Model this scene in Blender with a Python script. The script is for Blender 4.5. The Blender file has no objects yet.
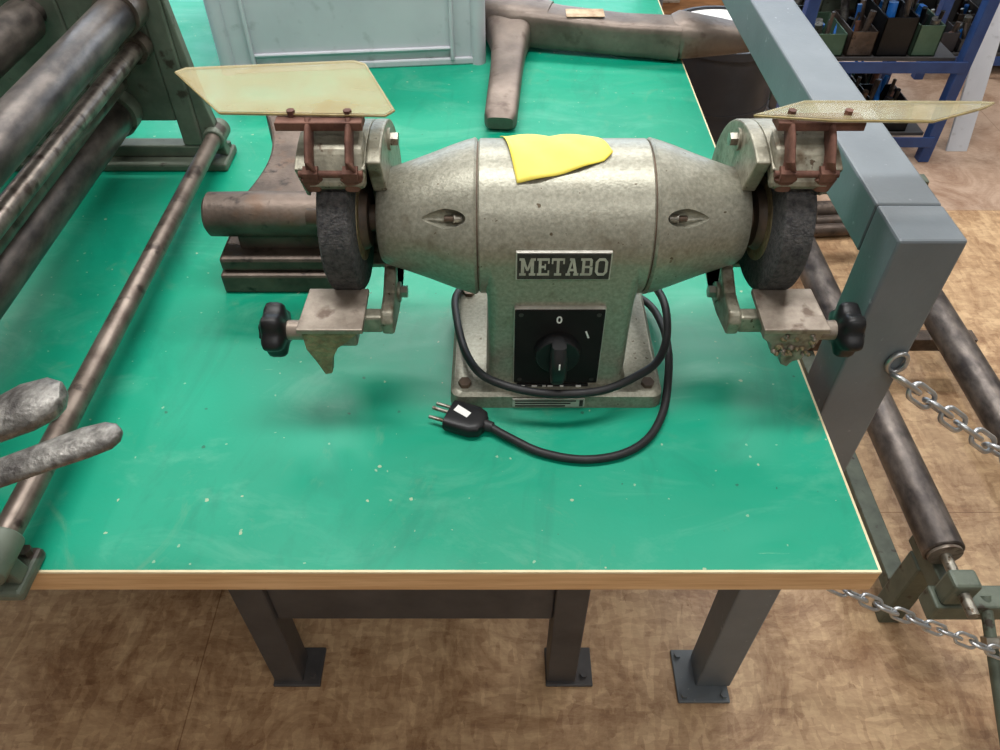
import bpy, bmesh, math, random
from mathutils import Vector, Matrix
random.seed(4)
S = bpy.context.scene
COL = S.collection
T = 0.85   # table top height
try:
    S.view_settings.view_transform = 'Standard'
    S.view_settings.look = 'None'
except Exception: pass

# ------------------------------------------------------------------ materials
def srgb(r,g,b):
    def f(c):
        c/=255.0
        return c/12.92 if c<=0.04045 else ((c+0.055)/1.055)**2.4
    return (f(r),f(g),f(b),1)

def pmat(name,c1,c2=None,scale=8,rough=.5,metal=0,bump=0,bscale=60,spot=None,spot_t=.62,spot_s=20,
         stretch=(1,1,1),r2=None,trans=0,alpha=1,lo=.35,hi=.65,spec=None,spot_w=.06,coat=0,spot2=None,s2t=.66,s2s=200,s2w=.03):
    m=bpy.data.materials.new(name); m.use_nodes=True
    nt=m.node_tree; N=nt.nodes; L=nt.links
    b=N['Principled BSDF']
    tc=N.new('ShaderNodeTexCoord'); mp=N.new('ShaderNodeMapping'); mp.inputs['Scale'].default_value=stretch
    L.new(tc.outputs['Object'],mp.inputs['Vector'])
    c2=c2 or c1
    n=N.new('ShaderNodeTexNoise'); n.inputs['Scale'].default_value=scale; n.inputs['Detail'].default_value=6; n.inputs['Roughness'].default_value=.6
    L.new(mp.outputs[0],n.inputs['Vector'])
    r=N.new('ShaderNodeValToRGB'); r.color_ramp.elements[0].position=lo; r.color_ramp.elements[1].position=hi
    r.color_ramp.elements[0].color=c1; r.color_ramp.elements[1].color=c2
    L.new(n.outputs['Fac'],r.inputs[0]); out=r.outputs[0]
    for sc,st,ss,sw in ((spot,spot_t,spot_s,spot_w),(spot2,s2t,s2s,s2w)):
        if not sc: continue
        n2=N.new('ShaderNodeTexNoise'); n2.inputs['Scale'].default_value=ss; n2.inputs['Detail'].default_value=5
        L.new(mp.outputs[0],n2.inputs['Vector'])
        r3=N.new('ShaderNodeValToRGB'); r3.color_ramp.elements[0].position=st; r3.color_ramp.elements[1].position=st+sw
        L.new(n2.outputs['Fac'],r3.inputs[0])
        mx=N.new('ShaderNodeMixRGB'); L.new(r3.outputs[0],mx.inputs[0]); L.new(out,mx.inputs[1]); mx.inputs[2].default_value=sc
        out=mx.outputs[0]
    L.new(out,b.inputs['Base Color'])
    b.inputs['Metallic'].default_value=metal
    if r2 is not None:
        mr=N.new('ShaderNodeMapRange'); mr.inputs[3].default_value=rough; mr.inputs[4].default_value=r2
        L.new(n.outputs['Fac'],mr.inputs[0]); L.new(mr.outputs[0],b.inputs['Roughness'])
    else: b.inputs['Roughness'].default_value=rough
    if bump:
        n4=N.new('ShaderNodeTexNoise'); n4.inputs['Scale'].default_value=bscale; n4.inputs['Detail'].default_value=4
        L.new(mp.outputs[0],n4.inputs['Vector'])
        bp=N.new('ShaderNodeBump'); bp.inputs['Strength'].default_value=bump; bp.inputs['Distance'].default_value=.003
        L.new(n4.outputs['Fac'],bp.inputs['Height']); L.new(bp.outputs[0],b.inputs['Normal'])
    b.inputs['Transmission Weight'].default_value=trans
    b.inputs['Alpha'].default_value=alpha
    if coat: b.inputs['Coat Weight'].default_value=coat
    if spec is not None: b.inputs['Specular IOR Level'].default_value=spec
    return m

M={}
def green_mat():
    m=bpy.data.materials.new('green_laminate'); m.use_nodes=True
    nt=m.node_tree;N=nt.nodes;L=nt.links;b=N['Principled BSDF']
    tc=N.new('ShaderNodeTexCoord')
    def noise(s,d,stretch=(1,1,1),rot=0,dist=0,ro=.6):
        mp=N.new('ShaderNodeMapping'); mp.inputs['Scale'].default_value=stretch; mp.inputs['Rotation'].default_value=(0,0,rot)
        L.new(tc.outputs['Object'],mp.inputs[0]); n=N.new('ShaderNodeTexNoise'); n.inputs['Scale'].default_value=s; n.inputs['Detail'].default_value=d
        n.inputs['Distortion'].default_value=dist; n.inputs['Roughness'].default_value=ro
        L.new(mp.outputs[0],n.inputs['Vector']); return n.outputs['Fac']
    def ramp(f,a,c,v=1):
        r=N.new('ShaderNodeValToRGB'); r.color_ramp.elements[0].position=a; r.color_ramp.elements[1].position=c
        r.color_ramp.elements[1].color=(v,v,v,1); L.new(f,r.inputs[0]); return r.outputs[0]
    def mix(fac,a,c):
        x=N.new('ShaderNodeMixRGB')
        L.new(fac,x.inputs[0])
        if isinstance(a,tuple): x.inputs[1].default_value=a
        else: L.new(a,x.inputs[1])
        x.inputs[2].default_value=c; return x.outputs[0]
    c=mix(ramp(noise(2.2,5,dist=.6),.35,.7),srgb(0,137,105),srgb(6,149,118))
    c=mix(ramp(noise(5,9,(1,2.2,1),.5,1.2,.7),.52,.74,.40),c,srgb(104,172,146))
    c=mix(ramp(noise(3,8,(2.5,.8,1),-.4,2.0,.7),.54,.70,.42),c,srgb(0,110,88))
    c=mix(ramp(noise(7,9,(1.2,1,1),1.1,2.5,.72),.58,.68,.34),c,srgb(96,146,116))
    c=mix(ramp(noise(26,10,(1,6,1),.9,.5,.75),.66,.72,.5),c,srgb(150,190,160))
    nd=N.new('ShaderNodeTexNoise'); nd.inputs['Scale'].default_value=260; L.new(tc.outputs['Object'],nd.inputs['Vector'])
    dm=N.new('ShaderNodeMixRGB'); dm.inputs[0].default_value=.004; L.new(tc.outputs['Object'],dm.inputs[1]); L.new(nd.outputs['Color'],dm.inputs[2])
    for sc,mul,th,col in ((24,.052,.78,srgb(170,182,150)),(55,.085,.86,srgb(140,176,146)),(19,.045,.80,srgb(40,84,66))):
        v=N.new('ShaderNodeTexVoronoi'); v.voronoi_dimensions='2D'; v.inputs['Scale'].default_value=sc; L.new(dm.outputs[0],v.inputs['Vector'])
        sep=N.new('ShaderNodeSeparateColor'); L.new(v.outputs['Color'],sep.inputs[0])
        mu=N.new('ShaderNodeMath'); mu.operation='MULTIPLY'; mu.inputs[1].default_value=mul; L.new(sep.outputs[0],mu.inputs[0])
        lt=N.new('ShaderNodeMath'); lt.operation='LESS_THAN'; L.new(v.outputs['Distance'],lt.inputs[0]); L.new(mu.outputs[0],lt.inputs[1])
        gt=N.new('ShaderNodeMath'); gt.operation='GREATER_THAN'; gt.inputs[1].default_value=th; L.new(sep.outputs[1],gt.inputs[0])
        an=N.new('ShaderNodeMath'); an.operation='MULTIPLY'; L.new(lt.outputs[0],an.inputs[0]); L.new(gt.outputs[0],an.inputs[1])
        an2=N.new('ShaderNodeMath'); an2.operation='MULTIPLY'; an2.inputs[1].default_value=.7; L.new(an.outputs[0],an2.inputs[0])
        c=mix(an2.outputs[0],c,col)
    L.new(c,b.inputs['Base Color'])
    mr=N.new('ShaderNodeMapRange'); mr.inputs[1].default_value=.3; mr.inputs[2].default_value=.7; mr.inputs[3].default_value=.32; mr.inputs[4].default_value=.55
    L.new(noise(4,8,(1,2,1),.4,1.2,.7),mr.inputs[0]); L.new(mr.outputs[0],b.inputs['Roughness'])
    b.inputs['Specular IOR Level'].default_value=.42
    bp=N.new('ShaderNodeBump'); bp.inputs['Strength'].default_value=.05; bp.inputs['Distance'].default_value=.002; L.new(noise(260,3),bp.inputs['Height']); L.new(bp.outputs[0],b.inputs['Normal'])
    return m
M['green']=green_mat()
M['wood_edge']=pmat('beech_edge',srgb(192,150,104),srgb(216,178,132),scale=5,rough=.5,stretch=(2,10,40))
M['cream']=pmat('cream_edge',srgb(226,212,176),srgb(205,190,150),scale=20,rough=.5)
M['darksteel']=pmat('dark_steel_frame',srgb(58,57,58),srgb(80,77,76),scale=8,rough=.5,bump=.05)
M['graypaint']=pmat('gray_paint',srgb(94,101,106),srgb(108,115,119),scale=6,rough=.5,spot=srgb(136,141,142),spot_t=.68,spot_s=90,bump=.08,bscale=200)
M['hammer']=pmat('hammertone_paint',srgb(132,130,116),srgb(158,156,141),scale=240,rough=.32,metal=.45,
                 spot=srgb(108,99,80),spot_t=.60,spot_s=26,spot_w=.2,r2=.46,spot2=srgb(88,76,58),s2t=.68,s2s=120,s2w=.04,bump=.10,bscale=420)
M['hammer2']=pmat('hammertone_paint_worn',srgb(122,118,103),srgb(152,148,131),scale=90,rough=.45,metal=.4,
                 spot=srgb(94,80,62),spot_t=.56,spot_s=40,spot_w=.14,spot2=srgb(80,66,50),s2t=.64,s2s=130,s2w=.05,bump=.18,bscale=260)
M['wheel']=pmat('abrasive_stone',srgb(44,44,46),srgb(80,78,77),scale=180,rough=.95,bump=.8,bscale=400)
M['rust']=pmat('rusty_bracket',srgb(80,50,40),srgb(116,80,66),scale=60,rough=.75,metal=.25,bump=.3,bscale=150)
M['rustring']=pmat('rusty_flange',srgb(84,74,66),srgb(112,92,76),scale=40,rough=.6,metal=.5,bump=.3)
M['rustbrown']=pmat('rusty_brown_steel',srgb(74,64,57),srgb(112,98,88),scale=14,rough=.5,metal=.55,bump=.25,bscale=120,
                    spot=srgb(108,82,64),spot_t=.58,spot_s=22,spot_w=.2,spot2=srgb(54,46,42),s2t=.60,s2s=60,s2w=.1)
M['stake']=pmat('forged_steel',srgb(96,85,77),srgb(128,115,105),scale=12,rough=.5,metal=.5,bump=.25,bscale=100,
                    spot=srgb(82,68,60),spot_t=.58,spot_s=30,spot_w=.15)
M['roller']=pmat('oiled_roller_steel',srgb(62,56,53),srgb(110,101,94),scale=40,rough=.4,metal=.6,bump=.15,bscale=90,stretch=(1,.5,1),
                    spot=srgb(50,44,42),spot_t=.52,spot_s=26,spot_w=.2)
M['rodlight']=pmat('bright_rod_steel',srgb(104,94,86),srgb(142,132,122),scale=60,rough=.35,metal=.65,bump=.1,spot=srgb(74,62,54),spot_t=.54,spot_s=50,spot_w=.1)
M['tierod']=pmat('tie_rod_steel',srgb(88,76,68),srgb(124,112,102),scale=30,rough=.38,metal=.6,bump=.1,spot=srgb(64,54,48),spot_t=.58,spot_s=50,spot_w=.1)
M['machgreen']=pmat('machine_green_gray',srgb(76,84,72),srgb(100,108,94),scale=20,rough=.5,metal=.1,bump=.15,spot=srgb(58,50,42),spot_t=.62,spot_s=30)
M['cast']=pmat('worn_cast_metal',srgb(84,81,77),srgb(138,135,129),scale=120,rough=.45,metal=.5,bump=.5,bscale=180,spot=srgb(58,54,51),spot_t=.48,spot_s=18,spot_w=.15)
M['steel']=pmat('bare_steel',srgb(132,128,118),srgb(160,155,144),scale=60,rough=.38,metal=.8,bump=.15,spot=srgb(96,82,68),spot_t=.58,spot_s=90)
M['toolrest']=pmat('tool_rest_steel',srgb(126,114,102),srgb(152,141,128),scale=60,rough=.45,metal=.5,bump=.25,spot=srgb(96,80,68),spot_t=.56,spot_s=50,spot_w=.12)
M['dirtyyellow']=pmat('greasy_bracket',srgb(150,136,102),srgb(112,97,70),scale=90,rough=.5,metal=.2,bump=.9,bscale=140)
M['black']=pmat('black_plastic',srgb(19,19,20),srgb(28,28,29),scale=20,rough=.4,spec=.3)
M['face']=pmat('switch_face_black',srgb(24,23,23),srgb(34,32,32),scale=20,rough=.6,spec=.12)
M['rubber']=pmat('black_rubber',srgb(26,26,27),srgb(38,38,39),scale=30,rough=.5,spec=.35)
M['white']=pmat('white_print',srgb(225,225,220),rough=.5)
M['silverprint']=pmat('silver_print',srgb(196,193,184),srgb(168,164,154),scale=90,rough=.4,metal=.3)
M['platebk']=pmat('name_plate_black',srgb(42,39,38),srgb(66,61,58),scale=90,rough=.45,spec=.3)
M['yellow']=pmat('yellow_paper',srgb(222,202,70),srgb(232,214,92),scale=10,rough=.55,bump=.1)
def glass_mat():
    m=bpy.data.materials.new('grimy_safety_glass'); m.use_nodes=True
    nt=m.node_tree;N=nt.nodes;L=nt.links;b=N['Principled BSDF']
    tc=N.new('ShaderNodeTexCoord'); n=N.new('ShaderNodeTexNoise'); n.inputs['Scale'].default_value=14; n.inputs['Detail'].default_value=8; n.inputs['Distortion'].default_value=.8
    L.new(tc.outputs['Object'],n.inputs['Vector'])
    r=N.new('ShaderNodeValToRGB'); r.color_ramp.elements[0].position=.35; r.color_ramp.elements[0].color=srgb(198,192,156); r.color_ramp.elements[1].position=.7; r.color_ramp.elements[1].color=srgb(168,150,108)
    L.new(n.outputs['Fac'],r.inputs[0]); L.new(r.outputs[0],b.inputs['Base Color'])
    mr=N.new('ShaderNodeMapRange'); mr.inputs[1].default_value=.3; mr.inputs[2].default_value=.7; mr.inputs[3].default_value=.36; mr.inputs[4].default_value=.70
    L.new(n.outputs['Fac'],mr.inputs[0]); L.new(mr.outputs[0],b.inputs['Alpha'])
    b.inputs['Roughness'].default_value=.12; b.inputs['Transmission Weight'].default_value=.1
    return m
M['glass']=glass_mat()
M['glassedge']=pmat('glass_edge_amber',srgb(140,122,78),srgb(168,152,104),scale=60,rough=.3)
M['crate']=pmat('gray_crate_plastic',srgb(180,182,188),srgb(192,194,199),scale=5,rough=.45,spot=srgb(160,162,166),spot_t=.6,spot_s=30,spot_w=.15)
M['zinc']=pmat('zinc_chain',srgb(168,170,172),srgb(198,200,200),scale=40,rough=.3,metal=.85)
M['blue']=pmat('blue_rack_paint',srgb(32,58,108),srgb(44,74,128),scale=10,rough=.45)
M['bluebox']=pmat('blue_plastic',srgb(30,104,190),srgb(44,120,205),scale=10,rough=.4)
M['bin']=pmat('dark_bin',srgb(40,40,44),srgb(56,56,60),scale=6,rough=.5)
M['wall']=pmat('wall_paint',srgb(178,176,170),srgb(186,184,178),scale=3,rough=.8)
M['ceil']=pmat('ceiling_paint',srgb(200,200,196),rough=.9)
M['olive']=pmat('olive_box',srgb(58,84,64),srgb(76,100,80),scale=10,rough=.6)
M['label']=pmat('paper_label',srgb(190,170,140),srgb(150,120,90),scale=40,rough=.7)
M['timber']=pmat('rough_timber',srgb(120,84,52),srgb(160,118,78),scale=8,rough=.6,stretch=(1,8,8))

def floor_mat():
    m=bpy.data.materials.new('osb_floor'); m.use_nodes=True
    nt=m.node_tree;N=nt.nodes;L=nt.links;b=N['Principled BSDF']
    tc=N.new('ShaderNodeTexCoord')
    def flakes(scale,stretch,rot,dist):
        mp=N.new('ShaderNodeMapping'); mp.inputs['Scale'].default_value=stretch; mp.inputs['Rotation'].default_value=(0,0,rot); L.new(tc.outputs['Object'],mp.inputs[0])
        ns=N.new('ShaderNodeTexNoise'); ns.inputs['Scale'].default_value=20; ns.inputs['Detail'].default_value=5; L.new(mp.outputs[0],ns.inputs['Vector'])
        mv=N.new('ShaderNodeMixRGB'); mv.inputs[0].default_value=dist; L.new(mp.outputs[0],mv.inputs[1]); L.new(ns.outputs['Color'],mv.inputs[2])
        v=N.new('ShaderNodeTexVoronoi'); v.inputs['Scale'].default_value=scale; L.new(mv.outputs[0],v.inputs['Vector'])
        bw=N.new('ShaderNodeRGBToBW'); L.new(v.outputs['Color'],bw.inputs[0]); return bw.outputs[0]
    f1=flakes(28,(1,2.6,1),.35,.04); f2=flakes(34,(2.8,1,1),-.25,.04)
    av=N.new('ShaderNodeMath'); av.operation='ADD'; L.new(f1,av.inputs[0]); L.new(f2,av.inputs[1])
    hv=N.new('ShaderNodeMath'); hv.operation='MULTIPLY'; hv.inputs[1].default_value=.5; L.new(av.outputs[0],hv.inputs[0])
    fine=N.new('ShaderNodeTexNoise'); fine.inputs['Scale'].default_value=70; fine.inputs['Detail'].default_value=8; fine.inputs['Roughness'].default_value=.75
    mpf=N.new('ShaderNodeMapping'); mpf.inputs['Scale'].default_value=(.5,1.6,1); mpf.inputs['Rotation'].default_value=(0,0,.3); L.new(tc.outputs['Object'],mpf.inputs[0]); L.new(mpf.outputs[0],fine.inputs['Vector'])
    mm=N.new('ShaderNodeMixRGB'); mm.inputs[0].default_value=.5; L.new(hv.outputs[0],mm.inputs[1]); L.new(fine.outputs['Fac'],mm.inputs[2])
    r=N.new('ShaderNodeValToRGB'); e=r.color_ramp.elements
    e[0].position=.28; e[0].color=srgb(156,121,87); e[1].position=.70; e[1].color=srgb(208,176,136)
    L.new(mm.outputs[0],r.inputs[0])
    rf=N.new('ShaderNodeValToRGB'); rf.color_ramp.elements[0].position=.3; rf.color_ramp.elements[0].color=srgb(164,138,118); rf.color_ramp.elements[1].position=.7; rf.color_ramp.elements[1].color=srgb(188,163,142)
    L.new(fine.outputs['Fac'],rf.inputs[0])
    sx=N.new('ShaderNodeSeparateXYZ'); L.new(tc.outputs['Object'],sx.inputs[0])
    g=N.new('ShaderNodeMath'); g.operation='GREATER_THAN'; g.inputs[1].default_value=2.26; L.new(sx.outputs['Y'],g.inputs[0])
    mf=N.new('ShaderNodeMixRGB'); L.new(g.outputs[0],mf.inputs[0]); L.new(r.outputs[0],mf.inputs[1]); L.new(rf.outputs[0],mf.inputs[2])
    n=N.new('ShaderNodeTexNoise'); n.inputs['Scale'].default_value=4.5; n.inputs['Detail'].default_value=10; n.inputs['Roughness'].default_value=.76; n.inputs['Distortion'].default_value=.8
    L.new(tc.outputs['Object'],n.inputs['Vector'])
    r2=N.new('ShaderNodeValToRGB'); r2.color_ramp.elements[0].position=.36; r2.color_ramp.elements[0].color=srgb(184,162,144); r2.color_ramp.elements[1].position=.54; r2.color_ramp.elements[1].color=(1,1,1,1)
    L.new(n.outputs['Fac'],r2.inputs[0])
    mx=N.new('ShaderNodeMixRGB'); mx.blend_type='MULTIPLY'; mx.inputs[0].default_value=.85; L.new(mf.outputs[0],mx.inputs[1]); L.new(r2.outputs[0],mx.inputs[2])
    br=N.new('ShaderNodeTexBrick'); br.inputs['Scale'].default_value=1; br.inputs['Brick Width'].default_value=2.6; br.inputs['Row Height'].default_value=1.25
    br.inputs['Mortar Size'].default_value=.0014; br.inputs['Color1'].default_value=(1,1,1,1); br.inputs['Color2'].default_value=(.97,.95,.93,1); br.inputs['Mortar'].default_value=(.6,.52,.45,1)
    mb=N.new('ShaderNodeMapping'); mb.inputs['Location'].default_value=(1.9,.24,0); L.new(tc.outputs['Object'],mb.inputs[0]); L.new(mb.outputs[0],br.inputs['Vector'])
    mx2=N.new('ShaderNodeMixRGB'); mx2.blend_type='MULTIPLY'; mx2.inputs[0].default_value=1; L.new(mx.outputs[0],mx2.inputs[1]); L.new(br.outputs['Color'],mx2.inputs[2])
    L.new(mx2.outputs[0],b.inputs['Base Color']); b.inputs['Roughness'].default_value=.5
    bp=N.new('ShaderNodeBump'); bp.inputs['Strength'].default_value=.10; bp.inputs['Distance'].default_value=.002; L.new(mm.outputs[0],bp.inputs['Height']); L.new(bp.outputs[0],b.inputs['Normal'])
    return m
M['floor']=floor_mat()

# ------------------------------------------------------------------ helpers
def root(name,loc=(0,0,0),rz=0):
    e=bpy.data.objects.new(name,None); e.location=loc; e.rotation_euler=(0,0,rz); e.empty_display_size=.05
    COL.objects.link(e)
    return e
def attach(o,parent,local=False):
    if parent is not None:
        o.parent=parent
        if not local:
            o.matrix_parent_inverse=(Matrix.Translation(parent.location)@parent.rotation_euler.to_matrix().to_4x4()).inverted()
    return o
def mkobj(name,bm,mat,parent=None,smooth=False,bevel=0,seg=2,local=False):
    me=bpy.data.meshes.new(name); bmesh.ops.recalc_face_normals(bm,faces=bm.faces); bm.to_mesh(me); bm.free()
    if mat: me.materials.append(mat)
    o=bpy.data.objects.new(name,me); COL.objects.link(o)
    if smooth:
        for p in me.polygons: p.use_smooth=True
        try: me.set_sharp_from_angle(angle=math.radians(38))
        except Exception: pass
    if bevel:
        md=o.modifiers.new('bev','BEVEL'); md.width=bevel; md.segments=seg; md.limit_method='ANGLE'
    return attach(o,parent,local)
def box(name,x0,x1,y0,y1,z0,z1,mat,parent=None,bevel=0.001,local=False):
    bm=bmesh.new()
    v=[bm.verts.new((x,y,z)) for x in (x0,x1) for y in (y0,y1) for z in (z0,z1)]
    for f in ((0,1,3,2),(4,6,7,5),(0,4,5,1),(2,3,7,6),(0,2,6,4),(1,5,7,3)): bm.faces.new([v[i] for i in f])
    return mkobj(name,bm,mat,parent,bevel=bevel,local=local)
def frame_axes(d,up=Vector((0,0,1))):
    d=d.normalized()
    if abs(d.dot(up))>.98: up=Vector((1,0,0))
    a=d.cross(up).normalized(); b=a.cross(d).normalized()
    return a,b
def loft(name,pts,rad,mat,parent=None,seg=24,up=Vector((0,0,1)),square=0,smooth=True,bevel=0,local=False,fixed=None):
    pts=[Vector(p) for p in pts]; bm=bmesh.new(); rings=[]
    for i,p in enumerate(pts):
        if fixed is not None: d=Vector(fixed)
        else: d=(pts[min(i+1,len(pts)-1)]-pts[max(i-1,0)])
        a,b=frame_axes(d,up)
        r=rad[i]; ra,rb=(r if isinstance(r,tuple) else (r,r))
        ring=[]
        for k in range(seg):
            t=2*math.pi*(k+.5)/seg; c,s=math.cos(t),math.sin(t)
            if square:
                q=square; c=math.copysign(abs(c)**q,c); s=math.copysign(abs(s)**q,s)
            ring.append(bm.verts.new(p+a*ra*c+b*rb*s))
        rings.append(ring)
    for i in range(len(rings)-1):
        for k in range(seg):
            bm.faces.new((rings[i][k],rings[i][(k+1)%seg],rings[i+1][(k+1)%seg],rings[i+1][k]))
    bm.faces.new(rings[0]); bm.faces.new(rings[-1][::-1])
    return mkobj(name,bm,mat,parent,smooth=smooth,bevel=bevel,local=local)
def cyl(name,p1,p2,r,mat,parent=None,seg=32,r2=None,bevel=0,local=False):
    return loft(name,[p1,p2],[r,r if r2 is None else r2],mat,parent,seg=seg,bevel=bevel,local=local)
def lathe_x(name,prof,yc,zc,mat,parent=None,seg=64):
    bm=bmesh.new(); rings=[]
    for x,r in prof:
        rings.append([bm.verts.new((x,yc+r*math.cos(2*math.pi*k/seg),zc+r*math.sin(2*math.pi*k/seg))) for k in range(seg)])
    for i in range(len(rings)-1):
        for k in range(seg): bm.faces.new((rings[i][k],rings[i][(k+1)%seg],rings[i+1][(k+1)%seg],rings[i+1][k]))
    bm.faces.new(rings[0]); bm.faces.new(rings[-1][::-1])
    return mkobj(name,bm,mat,parent,smooth=True)
def prism(name,outline,vec,mat,parent=None,bevel=0,local=False,smooth=False):
    bm=bmesh.new(); vec=Vector(vec)
    a=[bm.verts.new(p) for p in outline]; b=[bm.verts.new(Vector(p)+vec) for p in outline]
    n=len(a); bm.faces.new(a); bm.faces.new(b[::-1])
    for i in range(n): bm.faces.new((a[i],b[i],b[(i+1)%n],a[(i+1)%n]))
    return mkobj(name,bm,mat,parent,bevel=bevel,local=local,smooth=smooth)
def catmull(pts,n=12):
    P=[Vector(p) for p in pts]; P=[P[0]*2-P[1]]+P+[P[-1]*2-P[-2]]; out=[]
    for i in range(1,len(P)-2):
        for k in range(n):
            t=k/n; a,b,c,d=P[i-1],P[i],P[i+1],P[i+2]
            out.append(.5*((2*b)+(c-a)*t+(2*a-5*b+4*c-d)*t*t+(-a+3*b-3*c+d)*t**3))
    out.append(P[-2]); return out
def curve(name,splines,r,mat,parent=None,cyclic=False):
    cu=bpy.data.curves.new(name,'CURVE'); cu.dimensions='3D'; cu.bevel_depth=r; cu.bevel_resolution=5; cu.use_fill_caps=True
    for pts in splines:
        sp=cu.splines.new('POLY'); sp.points.add(len(pts)-1)
        for i,p in enumerate(pts): sp.points[i].co=(*p,1)
        sp.use_cyclic_u=cyclic; sp.use_smooth=True
    cu.materials.append(mat)
    o=bpy.data.objects.new(name,cu); COL.objects.link(o)
    return attach(o,parent)
def text(name,s,width,loc,mat,parent,rot=(math.pi/2,0,0),off=0.0,height=None):
    cu=bpy.data.curves.new(name,'FONT'); cu.body=s; cu.size=1; cu.extrude=.02; cu.offset=off; cu.align_x='CENTER'; cu.align_y='CENTER'
    cu.materials.append(mat)
    o=bpy.data.objects.new(name,cu); COL.objects.link(o)
    bpy.context.view_layer.update()
    w=o.dimensions.x; h=o.dimensions.y
    sx=width/w; sy=(height/h) if height else sx
    o.scale=(sx,sy,.03); o.location=loc; o.rotation_euler=rot
    return attach(o,parent)
def slab_word(name,word,x0,x1,z0,z1,y,mat,parent,st=.20):
    t=st; s=.13
    def R(a,b,c,d): return [(a,b),(c,b),(c,d),(a,d)]
    G={
     'M':[R(.10,0,.10+t,1),R(.90-t,0,.90,1),R(0,0,.40,s),R(.60,0,1,s),R(0,1-s,.22,1),R(.78,1-s,1,1),[(.10,1),(.10+t,1),(.56,.28),(.44,.28)],[(.90-t,1),(.90,1),(.56,.28),(.44,.28)]],
     'E':[R(.12,0,.12+t*1.1,1),R(0,0,.95,s),R(0,1-s,.95,1),R(.12,.44,.68,.57),R(.83,0,.95,.30),R(.83,.70,.95,1),R(.58,.34,.68,.67)],
     'T':[R(.39,0,.61,1),R(.22,0,.78,s),R(0,1-s,1,1),R(0,.68,.12,1),R(.88,.68,1,1)],
     'A':[[(.06,0),(.24,0),(.56,1),(.40,1)],[(.70,0),(.94,0),(.62,1),(.40,1)],R(0,0,.36,s),R(.60,0,1,s),R(.26,.26,.76,.39),R(.26,1-s,.62,1)],
     'B':[R(.12,0,.12+t*1.1,1),R(0,0,.75,s),R(0,1-s,.72,1),R(.12,.445,.74,.565),R(.72,.08,.94,.48),R(.70,.54,.90,.92),[(.72,0),(.80,0),(.94,.1),(.72,.12)],[(.70,.88),(.90,.9),(.78,1),(.70,1)]],
     'O':[R(.02,.22,.24,.78),R(.76,.22,.98,.78),R(.26,0,.74,.14),R(.26,.86,.74,1),[(.02,.22),(.24,.22),(.34,.13),(.26,0)],[(.98,.22),(.74,0),(.66,.13),(.76,.22)],[(.02,.78),(.26,1),(.34,.87),(.24,.78)],[(.98,.78),(.76,.78),(.66,.87),(.74,1)]],
    }
    wts=[1.25 if c=='M' else 1 for c in word]; gap=.12; tot=sum(wts)+gap*(len(word)-1); u=(x1-x0)/tot; x=x0
    bm=bmesh.new()
    for c,wt in zip(word,wts):
        for gi,poly in enumerate(G[c]):
            yy=y-gi*.00002
            P=[(x+px*wt*u, z0+pz*(z1-z0)) for px,pz in poly]
            a=[bm.verts.new((p[0],yy,p[1])) for p in P]; b=[bm.verts.new((p[0],y+.0006,p[1])) for p in P]
            n=len(a); bm.faces.new(a); bm.faces.new(b[::-1])
            for i in range(n): bm.faces.new((a[i],b[i],b[(i+1)%n],a[(i+1)%n]))
        x+=(wt+gap)*u
    return mkobj(name,bm,mat,parent)

# ------------------------------------------------------------------ room
box('floor',-3.6,4.6,-2.2,6.2,-.1,0,M['floor'],bevel=0)
box('wall_back',-3.6,4.6,6.2,6.3,0,3.3,M['wall'],bevel=0)
box('wall_left',-3.7,-3.6,-2.2,6.3,0,3.3,M['wall'],bevel=0)
box('wall_right',4.6,4.7,-2.2,6.3,0,3.3,M['wall'],bevel=0)
box('wall_front',-3.6,4.6,-2.3,-2.2,0,3.3,M['wall'],bevel=0)
box('ceiling',-3.7,4.7,-2.3,6.3,3.3,3.4,M['ceil'],bevel=0)
box('baseboard_back',-3.6,4.6,6.18,6.2,0,.1,M['darksteel'],bevel=0)
em=bpy.data.materials.new('daylight_pane'); em.use_nodes=True
eb=em.node_tree.nodes['Principled BSDF']; eb.inputs['Emission Color'].default_value=(.62,.8,1,1); eb.inputs['Emission Strength'].default_value=5
for i,x in enumerate((-2.6,-.9,.8,2.5)):
    w=root('window_%d'%(i+1),(x,6.17,1.9))
    box('pane',x-.65,x+.65,6.17,6.185,1.2,2.7,em,w,bevel=0)
    for a,b_,c,d in ((x-.7,x+.7,1.13,1.2),(x-.7,x+.7,2.7,2.77),(x-.7,x-.65,1.2,2.7),(x+.65,x+.7,1.2,2.7),(x-.02,x+.02,1.2,2.7)):
        box('frame',a,b_,6.14,6.199,c,d,M['graypaint'],w)

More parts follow.
